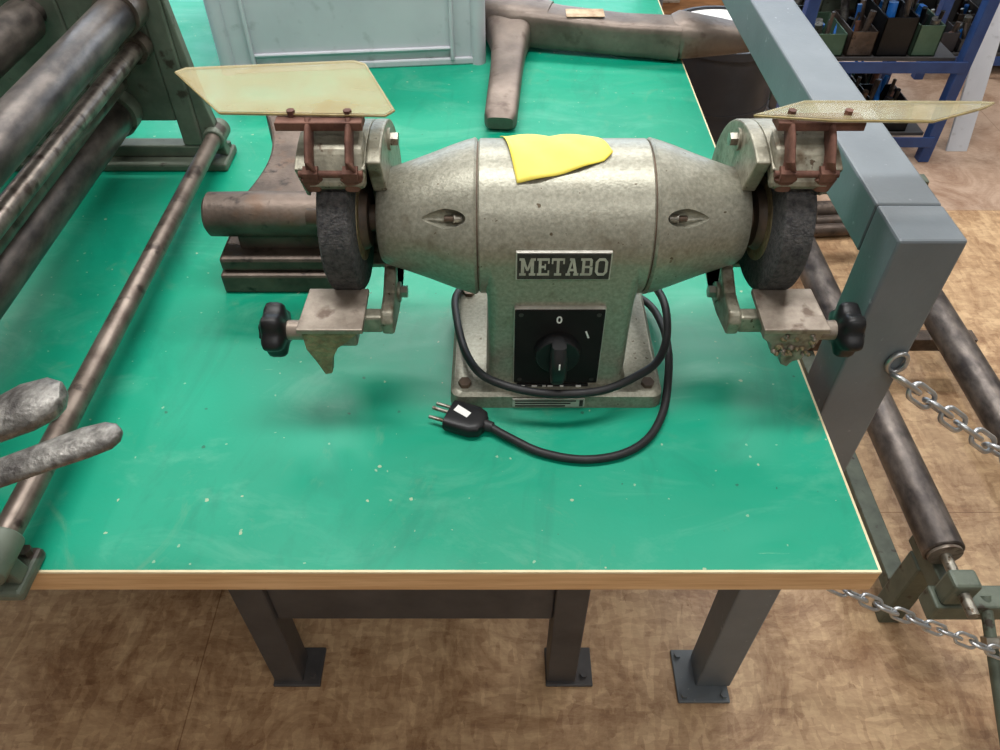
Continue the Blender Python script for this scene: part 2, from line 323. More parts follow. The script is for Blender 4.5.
# ------------------------------------------------------------------ workbench
XR,XL,Y0,Y1=.364,-1.35,.37,2.15
wb=root('workbench',((XR+XL)/2,(Y0+Y1)/2,0))
box('core',XL+.004,XR-.004,Y0+.004,Y1-.004,T-.034,T-.003,M['wood_edge'],wb,bevel=0)
box('edge_front',XL,XR,Y0,Y0+.004,T-.034,T-.003,M['wood_edge'],wb,bevel=.0008)
box('edge_right',XR-.004,XR,Y0+.004,Y1,T-.034,T-.003,M['wood_edge'],wb,bevel=.0008)
box('top_sheet',XL+.0025,XR-.0025,Y0+.0025,Y1-.003,T-.003,T,M['green'],wb,bevel=0)
box('trim_front',XL,XR,Y0,Y0+.0025,T-.003,T,M['cream'],wb,bevel=0)
box('trim_right',XR-.0025,XR,Y0+.0025,Y1,T-.003,T,M['cream'],wb,bevel=0)
for i,(x,y) in enumerate(((-.415,.61),(.120,.61),(-1.25,.61),(-.415,1.95),(.120,1.95),(-1.25,1.95))):
    box('leg_%d'%i,x-.028,x+.028,y,y+.055,.006,T-.034,M['darksteel'],wb,bevel=.003)
    box('foot_%d'%i,x-.03,x+.062,y-.008,y+.070,0,.008,M['darksteel'],wb,bevel=.002)
    cyl('bolt_%d'%i,(x+.045,y+.012,.008),(x+.045,y+.012,.016),.007,M['darksteel'],wb,seg=6)
box('crossbar_front',-.387,.092,.62,.655,.25,.375,M['darksteel'],wb,bevel=.003)
box('shelf_lower',-1.222,.092,.69,1.9,.28,.305,M['darksteel'],wb)
for y in (.61,1.97): box('apron',-1.222,.092,y+.04,y+.06,T-.12,T-.034,M['darksteel'],wb)

# ------------------------------------------------------------------ gray steel guard frame
gf=root('steel_guard_frame',(.41,.63,0))
fx0,fx1=.383,.450; fz1=1.5-.432
box('post_front',fx0,fx1,.60,.662,.008,fz1-.0005,M['graypaint'],gf,bevel=.003)
box('post_rear',fx0,fx1,2.2,2.262,.008,fz1-.0605,M['graypaint'],gf,bevel=.003)
box('top_beam',fx0,fx1,.6622,2.262,fz1-.06,fz1-.0005,M['graypaint'],gf,bevel=.003)
box('lower_beam',fx0+.005,fx1-.005,.663,2.2,.5,.54,M['graypaint'],gf,bevel=.003)
for y in (.62,2.23):
    box('foot_plate',.345,.445,y-.050,y+.055,0,.008,M['graypaint'],gf,bevel=.002)
    for a in (.357,.434):
        for b_ in (-.038,.042): cyl('bolt',(a,y+b_,.008),(a,y+b_,.017),.007,M['graypaint'],gf,seg=6)
curve('chain_ring',[[(.440+.010*math.cos(a),.5965,1.5-.594+.014*math.sin(a)) for a in [k*math.pi/8 for k in range(16)]]],.003,M['zinc'],gf,cyclic=True)

# ------------------------------------------------------------------ chains
def chain(name,p0,p1,sag,L=.041,w=.0098,r=.0030,pitch=.0305):
    p0=Vector(p0);p1=Vector(p1)
    def P(t): 
        q=p0.lerp(p1,t); q.z-=sag*4*t*(1-t); return q
    n=400; acc=0; prev=P(0); A=[0]
    for i in range(1,n+1):
        q=P(i/n); acc+=(q-prev).length; A.append(acc); prev=q
    count=int(acc/pitch); sp=[]
    for k in range(count):
        s=(k+.5)*acc/count
        i=min(range(n+1),key=lambda j:abs(A[j]-s)); t=i/n
        d=(P(min(t+.01,1))-P(max(t-.01,0))).normalized()
        a,b=frame_axes(d); ang=math.radians(35+random.uniform(-12,12)) + (math.pi/2 if k%2 else 0)
        s1=a*math.cos(ang)+b*math.sin(ang); c=P(t); h=L/2-w
        pts=[]
        for j in range(9):
            th=-math.pi/2+math.pi*j/8; pts.append(c+d*(h+w*math.cos(th))+s1*w*math.sin(th))
        for j in range(9):
            th=math.pi/2+math.pi*j/8; pts.append(c+d*(-h+w*math.cos(th))+s1*w*math.sin(th))
        sp.append(pts)
    return curve(name,sp,r,M['zinc'],None,cyclic=True)
chain('barrier_chain',(.440,.585,.895),(1.02,.56,.51),.015)
chain('barrier_chain.001',(.452,.63,.42),(1.15,.50,.16),.02)

# ------------------------------------------------------------------ bench grinder
cx,yc,zc=.064,.68,T+.19
g=root('bench_grinder',(cx,yc,T))
def rrect(hw,y0,y1,r,n=5,x=cx):
    out=[]
    for (sx,cy,a0) in ((1,y0+r,-90),(1,y1-r,0),(-1,y1-r,90),(-1,y0+r,180)):
        for k in range(n+1):
            a=math.radians(a0+90*k/n); out.append((x+sx*(hw-r)+r*math.cos(a),cy+r*math.sin(a)))
    return out
def stack(name,secs,mat,parent):
    bm=bmesh.new(); rings=[]
    for z,pts in secs: rings.append([bm.verts.new((p[0],p[1],z)) for p in pts])
    n=len(rings[0])
    for i in range(len(rings)-1):
        for k in range(n): bm.faces.new((rings[i][k],rings[i][(k+1)%n],rings[i+1][(k+1)%n],rings[i+1][k]))
    bm.faces.new(rings[0][::-1]); bm.faces.new(rings[-1])
    return mkobj(name,bm,mat,parent,smooth=True)
stack('base_flange',[(T,rrect(.121,.580,.775,.012)),(T+.017,rrect(.120,.581,.774,.012)),(T+.021,rrect(.116,.585,.770,.012))],M['hammer'],g)
stack('pedestal',[(T+.018,rrect(.081,.596,.762,.014)),(T+.03,rrect(.077,.600,.757,.014)),(T+.09,rrect(.0765,.601,.757,.014)),(T+.13,rrect(.077,.601,.757,.014)),
                  (T+.16,rrect(.0795,.6005,.759,.014)),(T+.185,rrect(.083,.6003,.7597,.01))],M['hammer'],g)
for sx_ in (-1,1):
    for yy in (.597,.758):
        cyl('base_bolt',(cx+sx_*.104,yy,T+.020),(cx+sx_*.104,yy,T+.026),.0075,M['rustring'],g,seg=6)
R=.080
lathe_x('motor_drum',[(cx-.0855,.074),(cx-.0855,.0785),(cx-.084,R),(cx+.084,R),(cx+.0855,.0785),(cx+.0855,.074)],yc,zc,M['hammer'],g,seg=128)
for s in (-1,1):
    tag='left' if s<0 else 'right'
    X=lambda o: cx+s*o
    lathe_x('seam_'+tag,[(X(.085),.0775),(X(.0885),.0775)],yc,zc,M['rustring'],g,seg=96)
    prof=[(.0870,.070),(.0870,.079),(.0895,.081),(.0925,.080),(.10,.0780),(.115,.0730),(.135,.0655),(.155,.0585),(.172,.0530),(.184,.049),(.188,.046),(.189,.042),(.189,.02)]
    bell=lathe_x('end_bell_'+tag,[(X(a),b) for a,b in prof],yc,zc,M['hammer'],g,seg=128)
    a=math.radians(33); rr=.0725
    c=Vector((X(.116),yc-rr*math.cos(a),zc+rr*math.sin(a)))
    nrm=Vector((s*.32,-math.cos(a),math.sin(a))).normalized()
    bmx=bmesh.new(); bmesh.ops.create_uvsphere(bmx,u_segments=32,v_segments=16,radius=1)
    for v in bmx.verts:
        v.co.y*= (1-.45*max(0,v.co.x)*1.0); v.co.z*=(1-.45*max(0,v.co.x))
    ax=Vector((1,0,0))*s; ax=(ax-nrm*ax.dot(nrm)).normalized(); bz=nrm.cross(ax).normalized()
    rot=Matrix((ax,bz,nrm)).transposed().to_4x4()
    mt=Matrix.Translation(c+ax*.003)@rot@Matrix.Diagonal((.023,.0095,.013,1))
    bmesh.ops.transform(bmx,matrix=mt,verts=bmx.verts)
    cut=mkobj('cutter',bmx,M['hammer2'])
    md=bell.modifiers.new('slot','BOOLEAN'); md.object=cut; md.operation='DIFFERENCE'; md.solver='EXACT'
    bpy.context.view_layer.update()
    dg=bpy.context.evaluated_depsgraph_get(); me=bpy.data.meshes.new_from_object(bell.evaluated_get(dg))
    bell.modifiers.clear(); bell.data=me
    bpy.data.objects.remove(cut,do_unlink=True)
    sc=c-ax*.006
    cyl('bell_screw_'+tag,sc-nrm*.010-ax*.006,sc-nrm*.0050+ax*.001,.0045,M['steel'],g,seg=12)
    cyl('bell_bolt_shank_'+tag,sc-nrm*.007+ax*.0,sc-nrm*.007+ax*.010,.0030,M['rustring'],g,seg=10)
    def arc(r,a0,a1,n,x):
        return [(x,yc-r*math.cos(math.radians(a0+(a1-a0)*k/n)),zc+r*math.sin(math.radians(a0+(a1-a0)*k/n))) for k in range(n+1)]
    xo=X(.176)
    prism('guard_plate_'+tag,arc(.099,64,292,40,xo)+arc(.050,292,64,30,xo),(s*.014,0,0),M['hammer2'],g,bevel=.002)
    prism('rest_tab_'+tag,[(xo,.715,T+.105),(xo,.690,T+.145),(xo,.655,T+.140),(xo,.630,T+.128),(xo,.600,T+.126),(xo,.594,T+.116),(xo,.597,T+.098),(xo,.640,T+.090),(xo,.690,T+.090)],(s*.0135,0,0),M['hammer2'],g,bevel=.003)
    b0,b1=sorted((X(.188),X(.225)))
    box('rest_cross_block_'+tag,b0,b1,.596,.612,T+.101,T+.123,M['hammer2'],g,bevel=.003)
    lathe_x('spindle_'+tag,[(X(.185),.014),(X(.255),.014),(X(.255),.009),(X(.268),.009)],yc,zc,M['rustring'],g,seg=32)
    lathe_x('wheel_flange_'+tag,[(X(.200),.030),(X(.206),.034),(X(.242),.034),(X(.247),.030)],yc,zc,M['rustring'],g,seg=48)
    lathe_x('paper_washer_'+tag,[(X(.2075),.045),(X(.2410),.045)],yc,zc,M['dirtyyellow'],g,seg=48)
    lathe_x('grinding_wheel_'+tag,[(X(.2085),.073),(X(.2110),.0765),(X(.2385),.0765),(X(.2410),.073)],yc,zc,M['wheel'],g,seg=96)
    x1=X(.190)
    prism('guard_shell_'+tag,arc(.099,60,250,40,x1)+arc(.092,250,60,40,x1),(s*.064,0,0),M['hammer2'],g,bevel=.0015)
    prism('guard_cover_'+tag,arc(.099,60,250,40,X(.252))+arc(.048,250,60,30,X(.252)),(s*.004,0,0),M['hammer2'],g,bevel=.001)
    bx=sorted((X(.191),X(.247)))
    prism('guard_lip_'+tag,[(bx[0],.622,T+.262),(bx[0],.640,T+.292),(bx[0],.668,T+.300),(bx[0],.660,T+.272),(bx[0],.634,T+.252)],(bx[1]-bx[0],0,0),M['hammer2'],g,bevel=.005,)
    for k,(by,bz_) in enumerate(((.702,.268),(.652,.112))):
        cyl('guard_bolt_%s_%d'%(tag,k),(X(.166),by,T+bz_),(X(.178),by,T+bz_),.0070,M['steel'],g,seg=6)
        cyl('guard_washer_%s_%d'%(tag,k),(X(.1735),by,T+bz_),(X(.1765),by,T+bz_),.011,M['hammer2'],g,seg=20)
    ex0,ex1=X(.203),X(.240)
    for k,ex in enumerate((ex0,ex1)):
        loft('shield_ear_%s_%d'%(tag,k),[(ex,.628,T+.256),(ex,.627,T+.268),(ex,.630,T+.284),(ex,.642,T+.299),(ex,.656,T+.311)],[(.0035,.007),(.0035,.011),(.0035,.011),(.0035,.010),(.0035,.008)],M['rust'],g,seg=16,square=.7)
        cyl('shield_ear_nut_%s_%d'%(tag,k),(ex-.007,.629,T+.272),(ex+.007,.629,T+.272),.0085,M['rust'],g,seg=6)
    cyl('shield_rod_'+tag,(X(.192),.629,T+.272),(X(.252),.629,T+.272),.0035,M['rust'],g,seg=12)
    exm=min(ex0,ex1)
    prism('shield_strap_'+tag,[(exm,.634,T+.262),(exm,.6405,T+.286),(exm,.643,T+.286),(exm,.637,T+.262)],(abs(ex1-ex0),0,0),M['rust'],g)
    b0,b1=sorted((X(.19),X(.270)))
    box('shield_bar_'+tag,b0,b1,.646,.666,T+.306,T+.3145,M['rust'],g,bevel=.001)
    for bxp in (b0+.014,b1-.014): cyl('shield_bolt_'+tag,(bxp,.659,T+.3145),(bxp,.659,T+.3205),.004,M['rust'],g,seg=6)
    t0,t1=sorted((X(.203),X(.270)))
    prism('tool_rest_plate_'+tag,[(t0,.566,T+.127),(t1,.566,T+.127),(t1 - (.004 if s>0 else 0),.628,T+.130),(t0+(.004 if s<0 else 0),.628,T+.130)],(0,0,.006),M['toolrest'],g,bevel=.001)
    if s<0:
        web=[(t0+.003,.570,T+.127),(t1-.003,.570,T+.127),(t1-.016,.571,T+.113),(t1-.030,.572,T+.101),(t1-.038,.573,T+.085),(t1-.042,.574,T+.062),(t1-.050,.574,T+.060),(t1-.056,.573,T+.080),(t0+.004,.571,T+.100)]
    else:
        web=[(t0+.003,.570,T+.127),(t1-.003,.570,T+.127),(t1-.006,.571,T+.108),(t1-.012,.571,T+.100),(t1-.016,.571,T+.086),(t1-.024,.572,T+.082),(t1-.028,.572,T+.074),(t1-.036,.572,T+.078),(t1-.040,.572,T+.092),(t1-.052,.571,T+.098),(t1-.054,.571,T+.108),(t0+.003,.571,T+.116)]
    prism('tool_rest_web_'+tag,web,(0,.012,0),M['dirtyyellow'] if s<0 else M['toolrest'],g,bevel=.0015)
    if s>0:
        for k in range(30):
            px=random.uniform(t0+.016,t1-.010); pz=T+random.uniform(.094,.122)
            loft('grime_lump',[(px,.5705,pz),(px,.5685,pz),(px,.5675,pz)],[random.uniform(.002,.004),.0018,.0006],M['dirtyyellow'] if k%2 else M['toolrest'],g,seg=8)
    box('tool_rest_block_'+tag,t0+.014,t1-.010,.578,.606,T+.098,T+.127,M['toolrest'],g,bevel=.003)
    cyl('knob_shaft_'+tag,(X(.250),.588,T+.113),(X(.292),.588,T+.113),.0105,M['toolrest'],g,seg=24)
    def star(x,f=1.0):
        out=[]
        for k in range(60):
            th=2*math.pi*k/60; r=(.0265+.0030*math.cos(6*th))*f
            out.append((x,.588+r*math.cos(th),T+.113+r*math.sin(th)))
        return out
    bm=bmesh.new(); rings=[]
    for o_,f in ((.285,.5),(.288,.88),(.291,.97),(.295,1),(.302,1),(.306,.95),(.3085,.80),(.309,.45),(.313,.42),(.314,.3)):
        rings.append([bm.verts.new(p) for p in star(X(o_),f)])
    for i in range(len(rings)-1):
        for k in range(60): bm.faces.new((rings[i][k],rings[i][(k+1)%60],rings[i+1][(k+1)%60],rings[i+1][k]))
    bm.faces.new(rings[0]); bm.faces.new(rings[-1][::-1])
    mkobj('star_knob_'+tag,bm,M['black'],g,smooth=True)

def slab(name,pts,th,mat,parent):
    o=prism(name,pts,(0,0,th),mat,parent,bevel=0)
    curve(name+'_rim',[[Vector(p)+Vector((0,0,th/2)) for p in pts]],.0011,M['glassedge'],parent,cyclic=True)
    return o
slab('shield_glass_left',[(-.262+.004,.660,T+.3150),(-.105,.655,T+.3150),(-.098,.665,T+.3150),(-.138,.770,T+.312),(-.150,.777,T+.312),(-.318,.760,T+.312),(-.326,.750,T+.3125)],.0035,M['glass'],g)
slab('shield_glass_right',[(.2330,.655,T+.315),(.300,.640,T+.318),(.392,.644,T+.315),(.470,.700,T+.300),(.492,.722,T+.294),(.480,.726,T+.293),(.300,.715,T+.299)],.0035,M['glass'],g)

box('name_plate',cx-.0485,cx+.0455,.5970,.601,T+.172,T+.206,M['silverprint'],g,bevel=.0008)
box('name_plate_field',cx-.0472,cx+.0442,.5964,.5975,T+.1733,T+.2047,M['platebk'],g,bevel=.0004)
slab_word('name_plate_lettering','METABO',cx-.0450,cx+.0420,T+.1785,T+.1995,.5960,M['silverprint'],g)
box('switch_plate',cx-.0495,cx+.0465,.5955,.6025,T+.0245,T+.1355,M['silverprint'],g,bevel=.002)
box('switch_plate_face',cx-.0485,cx+.0455,.5945,.597,T+.0255,T+.1345,M['face'],g,bevel=.0015)
text('switch_zero','0',.006,(cx-.002,.5942,T+.121),M['white'],g,off=.01)
text('switch_one','I',.0018,(cx+.029,.5942,T+.100),M['white'],g,off=.01,height=.010,rot=(math.pi/2,math.radians(-20),0))
for a_ in (-.042,.039):
    for z_ in (.032,.128): cyl('switch_screw',(cx+a_,.5948,T+z_),(cx+a_,.5938,T+z_),.0025,M['platebk'],g,seg=12)
kz=T+.078
cyl('switch_dial',(cx-.002,.597,kz),(cx-.002,.582,kz),.0255,M['black'],g,seg=40,r2=.0235,bevel=.001)
loft('switch_grip',[(cx-.002,.584,kz-.027),(cx-.002,.575,kz-.026),(cx-.002,.570,kz-.012),(cx-.002,.570,kz+.012),(cx-.002,.575,kz+.026),(cx-.002,.584,kz+.027)],
     [(.004,.003),(.0075,.008),(.009,.012),(.009,.012),(.0075,.008),(.004,.003)],M['black'],g,seg=16,square=.6,fixed=(0,0,1),up=Vector((0,1,0)))
box('switch_mark',cx-.0028,cx-.0012,.5570,.5578,kz+.006,kz+.014,M['white'],g,bevel=.0002)
box('spec_plate',cx-.050,cx+.032,.5785,.5805,T+.003,T+.016,M['silverprint'],g,bevel=.0005)
for k in range(3):
    box('spec_line',cx-.047,cx+.010+.006*k,.578,.5787,T+.0042+k*.004,T+.0060+k*.004,M['platebk'],g,bevel=0)
box('spec_line',cx+.020+.006,cx+.030,.578,.5787,T+.0045,T+.0145,M['platebk'],g,bevel=0)
box('type_strip',cx-.045,cx+.036,.5935,.5962,T+.0190,T+.0240,M['black'],g,bevel=.0005)
for k,a in enumerate((-.040,-.028,-.016,-.010,.004,.022)):
    box('type_stamp_%d'%k,cx+a,cx+a+.004+.002*(k%2),.5930,.5937,T+.0200,T+.0232,M['white'],g,bevel=0)
Rc=.0047
curve('power_cord_loop',[catmull([(.02,.80,T+.012),(-.03,.79,T+.02),(-.055,.745,T+.03),(-.052,.69,T+.035),(-.040,.633,T+.038),(-.022,.590,T+.046),(.005,.568,T+.05),(.04,.561,T+.046),(.076,.560,T+.045),(.115,.568,T+.043),(.150,.588,T+.042),(.178,.612,T+.042),(.193,.645,T+.05),(.196,.69,T+.06),(.188,.735,T+.055),(.165,.765,T+.05),(.13,.765,T+.06)])],Rc,M['rubber'],g)
curve('power_cord_tail',[catmull([(.10,.79,T+.01),(.15,.79,T+.008),(.188,.75,T+.014),(.200,.70,T+.02),(.200,.65,T+.022),(.195,.611,T+.014),(.184,.568,T+.007),(.162,.530,T+.0055),(.130,.508,T+.0055),(.088,.501,T+.0055),(.045,.510,T+.006),(.012,.528,T+.008),(-.010,.543,T+.009)])],Rc,M['rubber'],g)
pd=Vector((-.0527,.020,0)).normalized(); p0=Vector((-.008,.5425,T+.0095))
loft('plug_sleeve',[p0,p0+pd*.006,p0+pd*.016],[.0058,.0065,.008],M['rubber'],g,seg=20)
loft('plug_body',[p0+pd*.008,p0+pd*.012,p0+pd*.022,p0+pd*.044,p0+pd*.052,p0+pd*.053],[(.008,.006),(.015,.0085),(.0195,.0088),(.0195,.0088),(.0190,.0088),(.0175,.0075)],M['black'],g,seg=32,square=.5)
pa=Vector((0,0,1)).cross(pd).normalized()
for k,o_ in enumerate((-.0105,0,.0105)):
    q=p0+pd*.052+pa*o_+Vector((0,0,.004 if k==1 else 0)); cyl('plug_pin_%d'%k,q,q+pd*.020,.0021,M['steel'],g,seg=12)
q=p0+pd*.036
lb=[q+pd*a+pa*b+Vector((0,0,.0082)) for a,b in ((-.009,-.004),(.009,-.010),(.011,-.001),(-.007,.004))]
prism('plug_label',lb,(0,0,.0009),M['white'],g)

# yellow paper on drum
bm=bmesh.new(); nu,nv=30,20; grid=[]
for i in range(nu+1):
    row=[]
    for j in range(nv+1):
        u=i/nu; v=j/nv
        x=.000+.110*u +.016*(1-v)*(1-u) - .020*v*u*u
        a_lo=57+ 21*u - 3*math.sin(math.pi*u)
        a_hi=122
        if u>.9: a_lo+=(u-.9)*50
        a=math.radians(a_lo+(a_hi-a_lo)*v); r=R+.0012+.0022*math.sin(u*7+v*3)**2
        row.append(bm.verts.new((x,yc-r*math.cos(a),zc+r*math.sin(a))))
    grid.append(row)
for i in range(nu):
    for j in range(nv): bm.faces.new((grid[i][j],grid[i+1][j],grid[i+1][j+1],grid[i][j+1]))
yp=mkobj('yellow_paper_sheet',bm,M['yellow'],None,smooth=True)
md=yp.modifiers.new('s','SOLIDIFY'); md.thickness=.0006; md.offset=1

# ------------------------------------------------------------------ slip roll machine (left)
sr=root('slip_roll_machine',(-.55,.75,T))
def roll(name,x,z,r,y0,y1,mat=M['roller'],neck=.6):
    loft(name,[(x,y0-.03,T+z),(x,y0,T+z),(x,y0,T+z),(x,y0+.002,T+z),(x,y1-.002,T+z),(x,y1,T+z),(x,y1,T+z),(x,y1+.03,T+z)],
         [r*neck,r*neck,r*.97,r,r,r*.97,r*neck,r*neck],mat,sr,seg=40,fixed=(0,1,0))
YA,YB=.36,1.11
roll('roll_upper',-.520,.252,.026,YA+.03,1.065)
roll('roll_feed',-.655,.240,.028,YA+.03,1.08)
roll('roll_rear',-.79,.27,.034,YA+.03,1.08)
roll('rod_upper',-.522,.196,.0125,YA,1.17,M['rodlight'])
roll('roll_mid',-.560,.156,.017,YA+.03,1.08,M['tierod'])
roll('roll_lower',-.585,.098,.029,YA+.03,1.08)
roll('tie_rod',-.453,.048,.0125,YA+.02,1.11,M['tierod'],neck=1)
roll('tie_rod_rear',-.76,.05,.0125,YA+.02,1.11,M['tierod'],neck=1)
for tag,y0,y1 in (('front',.345,.372),('rear',1.110,1.137)):
    box('frame_foot_'+tag,-.86,-.438,y0-.006 if tag=='front' else y0-.022,y1+.018,T,T+.014,M['machgreen'],sr,bevel=.004)
    box('frame_web_low_'+tag,-.85,-.474,y0,y1,T+.014,T+.034,M['machgreen'],sr,bevel=.003)
    box('frame_post_'+tag,-.505,-.474,y0,y1,T+.034,T+.34,M['machgreen'],sr,bevel=.003)
    box('frame_post_rear_'+tag,-.86,-.62,y0,y1,T+.034,T+.34,M['machgreen'],sr,bevel=.003)
    box('frame_bearing_block_'+tag,-.62,-.505,y0+.002,y1-.002,T+.075,T+.30,M['machgreen'],sr,bevel=.003)
    prism('frame_gusset_'+tag,[(-.474,y0+.004,T+.02),(-.474,y0+.004,T+.30),(-.455,y0+.004,T+.10),(-.440,y0+.004,T+.014)],(0,.018,0),M['machgreen'],sr,bevel=.002)
    cyl('tie_rod_boss_'+tag,(-.453,y0-.008,T+.048),(-.453,y1+.008,T+.048),.017,M['machgreen'],sr,bevel=.002)
    cyl('foot_bolt_'+tag,(-.449,y1+.010,T+.014),(-.449,y1+.010,T+.021),.006,M['machgreen'],sr,seg=6)
cyl('roll_bearing',(-.520,1.066,T+.252),(-.520,1.105,T+.252),.031,M['tierod'],sr)
cyl('roll_bearing_low',(-.585,1.082,T+.098),(-.585,1.108,T+.098),.034,M['machgreen'],sr)
cyl('rod_collar',(-.522,1.085,T+.196),(-.522,1.108,T+.196),.020,M['tierod'],sr)
cyl('lever_spindle',(-.455,.30,T+.17),(-.455,.375,T+.17),.012,M['cast'],sr)
cyl('lever_hub',(-.455,.300,T+.185),(-.455,.345,T+.185),.024,M['cast'],sr,bevel=.002)
loft('lever_blade_lower',[(-.460,.300,T+.180),(-.420,.318,T+.190),(-.380,.336,T+.195),(-.345,.352,T+.198),(-.315,.366,T+.200),(-.300,.373,T+.200),(-.2935,.376,T+.200),(-.291,.377,T+.200)],
     [(.018,.008),(.0125,.007),(.0125,.0065),(.0135,.0065),(.0145,.007),(.0125,.007),(.008,.005),(.002,.002)],M['cast'],sr,seg=28,square=.8)
loft('lever_blade_upper',[(-.465,.345,T+.185),(-.430,.372,T+.190),(-.400,.388,T+.196),(-.375,.402,T+.200),(-.358,.410,T+.202),(-.350,.413,T+.202),(-.347,.414,T+.202)],
     [(.015,.010),(.015,.010),(.020,.011),(.024,.012),(.021,.011),(.013,.008),(.003,.002)],M['cast'],sr,seg=28,square=.8)

# ------------------------------------------------------------------ rusty anvil block behind grinder
ra=root('rusty_anvil_block',(-.29,.86,T))
box('base',-.366,-.200,.784,.905,T,T+.030,M['rustbrown'],ra,bevel=.004)
box('base_upper',-.364,-.203,.790,.90,T+.031,T+.052,M['rustbrown'],ra,bevel=.005)
box('base_core',-.358,-.21,.80,.89,T+.02,T+.04,M['rustbrown'],ra)
box('neck',-.340,-.215,.812,.865,T+.050,T+.075,M['rustbrown'],ra,bevel=.004)
loft('round_horn',[(-.374,.826,T+.096),(-.370,.826,T+.096),(-.30,.826,T+.096),(-.215,.826,T+.096),(-.205,.826,T+.096)],[.023,.028,.029,.029,.025],M['rustbrown'],ra,seg=32)
ol=[]
for k in range(13):
    t=k/12; ol.append((-.336+.022*math.sin(math.pi*t)-.008*t*t, .850+.20*t, 0))
for k in range(13):
    t=1-k/12; ol.append((-.228-.022*math.sin(math.pi*t)-.02*t, .850+.20*t, 0))
bm=bmesh.new(); lo=[bm.verts.new((x,y,T)) for x,y,_ in ol]; hi=[bm.verts.new((x,y,T+.105+.10*(y-.85))) for x,y,_ in ol]
bm.faces.new(lo[::-1]); bm.faces.new(hi)
for i in range(len(lo)): bm.faces.new((lo[i],lo[(i+1)%len(lo)],hi[(i+1)%len(lo)],hi[i]))
mkobj('saddle_body',bm,M['rustbrown'],ra,bevel=.004)

# ------------------------------------------------------------------ T-shaped stake anvil
st=root('stake_anvil',(.03,1.6,T))
loft('shank',[(.000,1.215,T+.018),(.001,1.225,T+.020),(.012,1.40,T+.024),(.018,1.50,T+.030),(.02,1.57,T+.035),(.015,1.62,T+.035)],[(.022,.012),(.028,.018),(.030,.022),(.034,.028),(.048,.034),(.05,.034)],M['stake'],st,seg=24,square=.45)
loft('hub',[(-.04,1.63,T+.04),(-.02,1.63,T+.043),(.0,1.62,T+.043),(.04,1.60,T+.043),(.10,1.585,T+.042)],[(.025,.025),(.052,.036),(.060,.040),(.058,.040),(.044,.036)],M['stake'],st,seg=24,square=.55)
loft('beam_arm',[(.04,1.595,T+.042),(.12,1.570,T+.04),(.24,1.545,T+.037),(.355,1.525,T+.037)],[(.048,.036),(.040,.034),(.038,.032),(.039,.034)],M['stake'],st,seg=20,square=.35)
loft('beam_tip',[(.345,1.535,T+.038),(.355,1.535,T+.040),(.44,1.535,T+.036),(.51,1.535,T+.032),(.525,1.535,T+.031)],[(.045,.034),(.052,.038),(.042,.028),(.026,.020),(.020,.015)],M['stake'],st,seg=20,square=.6)
loft('horn',[(.000,1.62,T+.043),(-.005,1.70,T+.043),(-.025,1.80,T+.042),(-.035,1.92,T+.038),(-.04,2.02,T+.032)],[(.054,.038),(.042,.036),(.034,.030),(.024,.022),(.008,.008)],M['stake'],st,seg=24,square=.7)
box('paper_label',.13,.205,1.535,1.575,T+.0735,T+.0745,M['label'],st,bevel=0)

# ------------------------------------------------------------------ plastic crate
cr=root('plastic_crate',(-.532,1.445,T),rz=math.radians(5.6))
L_,D_,H_=.50,.38,.27
def cratewall(name,x0,x1,y0,y1,z0,z1): box(name,x0,x1,y0,y1,z0,z1,M['crate'],cr,bevel=.003,local=True)
cratewall('bottom',.012,L_-.012,.012,D_-.012,0,.008)
cratewall('wall_front_side',.0,L_,.004,.009,.004,H_)
cratewall('wall_rear_side',.0,L_,D_-.009,D_-.004,.004,H_)
cratewall('wall_left_side',.004,.009,.004,D_-.004,.004,H_)
cratewall('wall_right_side',L_-.009,L_-.004,.004,D_-.004,.004,H_)
for z0,z1,o in ((0,.014,.002),(H_-.03,H_,.008),(H_-.075,H_-.068,.006)):
    cratewall('band_f',-o,L_+o,-o,.006,z0,z1); cratewall('band_b',-o,L_+o,D_-.006,D_+o,z0,z1)
    cratewall('band_l',-o,.006,-o,D_+o,z0,z1); cratewall('band_r',L_-.006,L_+o,-o,D_+o,z0,z1)
for x in (.0,.055,L_-.063,L_-.008):
    cratewall('rib',x,x+.008,-.006,.006,.01,H_-.02)
cratewall('rib_h',.06,L_-.06,-.003,.006,.03,.036)
for (x,y) in ((.0,.0),(L_,.0),(0,D_),(L_,D_)):
    cyl('corner_post',(x+(.008 if x==0 else -.008),y+(.008 if y==0 else -.008),.0),(x+(.008 if x==0 else -.008),y+(.008 if y==0 else -.008),H_),.015,M['crate'],cr,seg=20,local=True)

bb=root('blue_storage_box',(-1.05,1.5,T))
for nm,a in (('floor',(-1.27,-.80,1.25,1.62,T,T+.006)),('side_a',(-1.27,-.80,1.25,1.255,T+.0061,T+.11)),('side_b',(-1.27,-.80,1.615,1.62,T+.0061,T+.11)),('side_c',(-1.27,-1.265,1.2551,1.6149,T+.0061,T+.11)),('side_d',(-.805,-.80,1.2551,1.6149,T+.0061,T+.11)),
             ('rim_a',(-1.28,-.79,1.242,1.25,T+.10,T+.115)),('rim_d',(-.80,-.79,1.25,1.63,T+.10,T+.115))):
    box(nm,*a,M['bluebox'],bb)

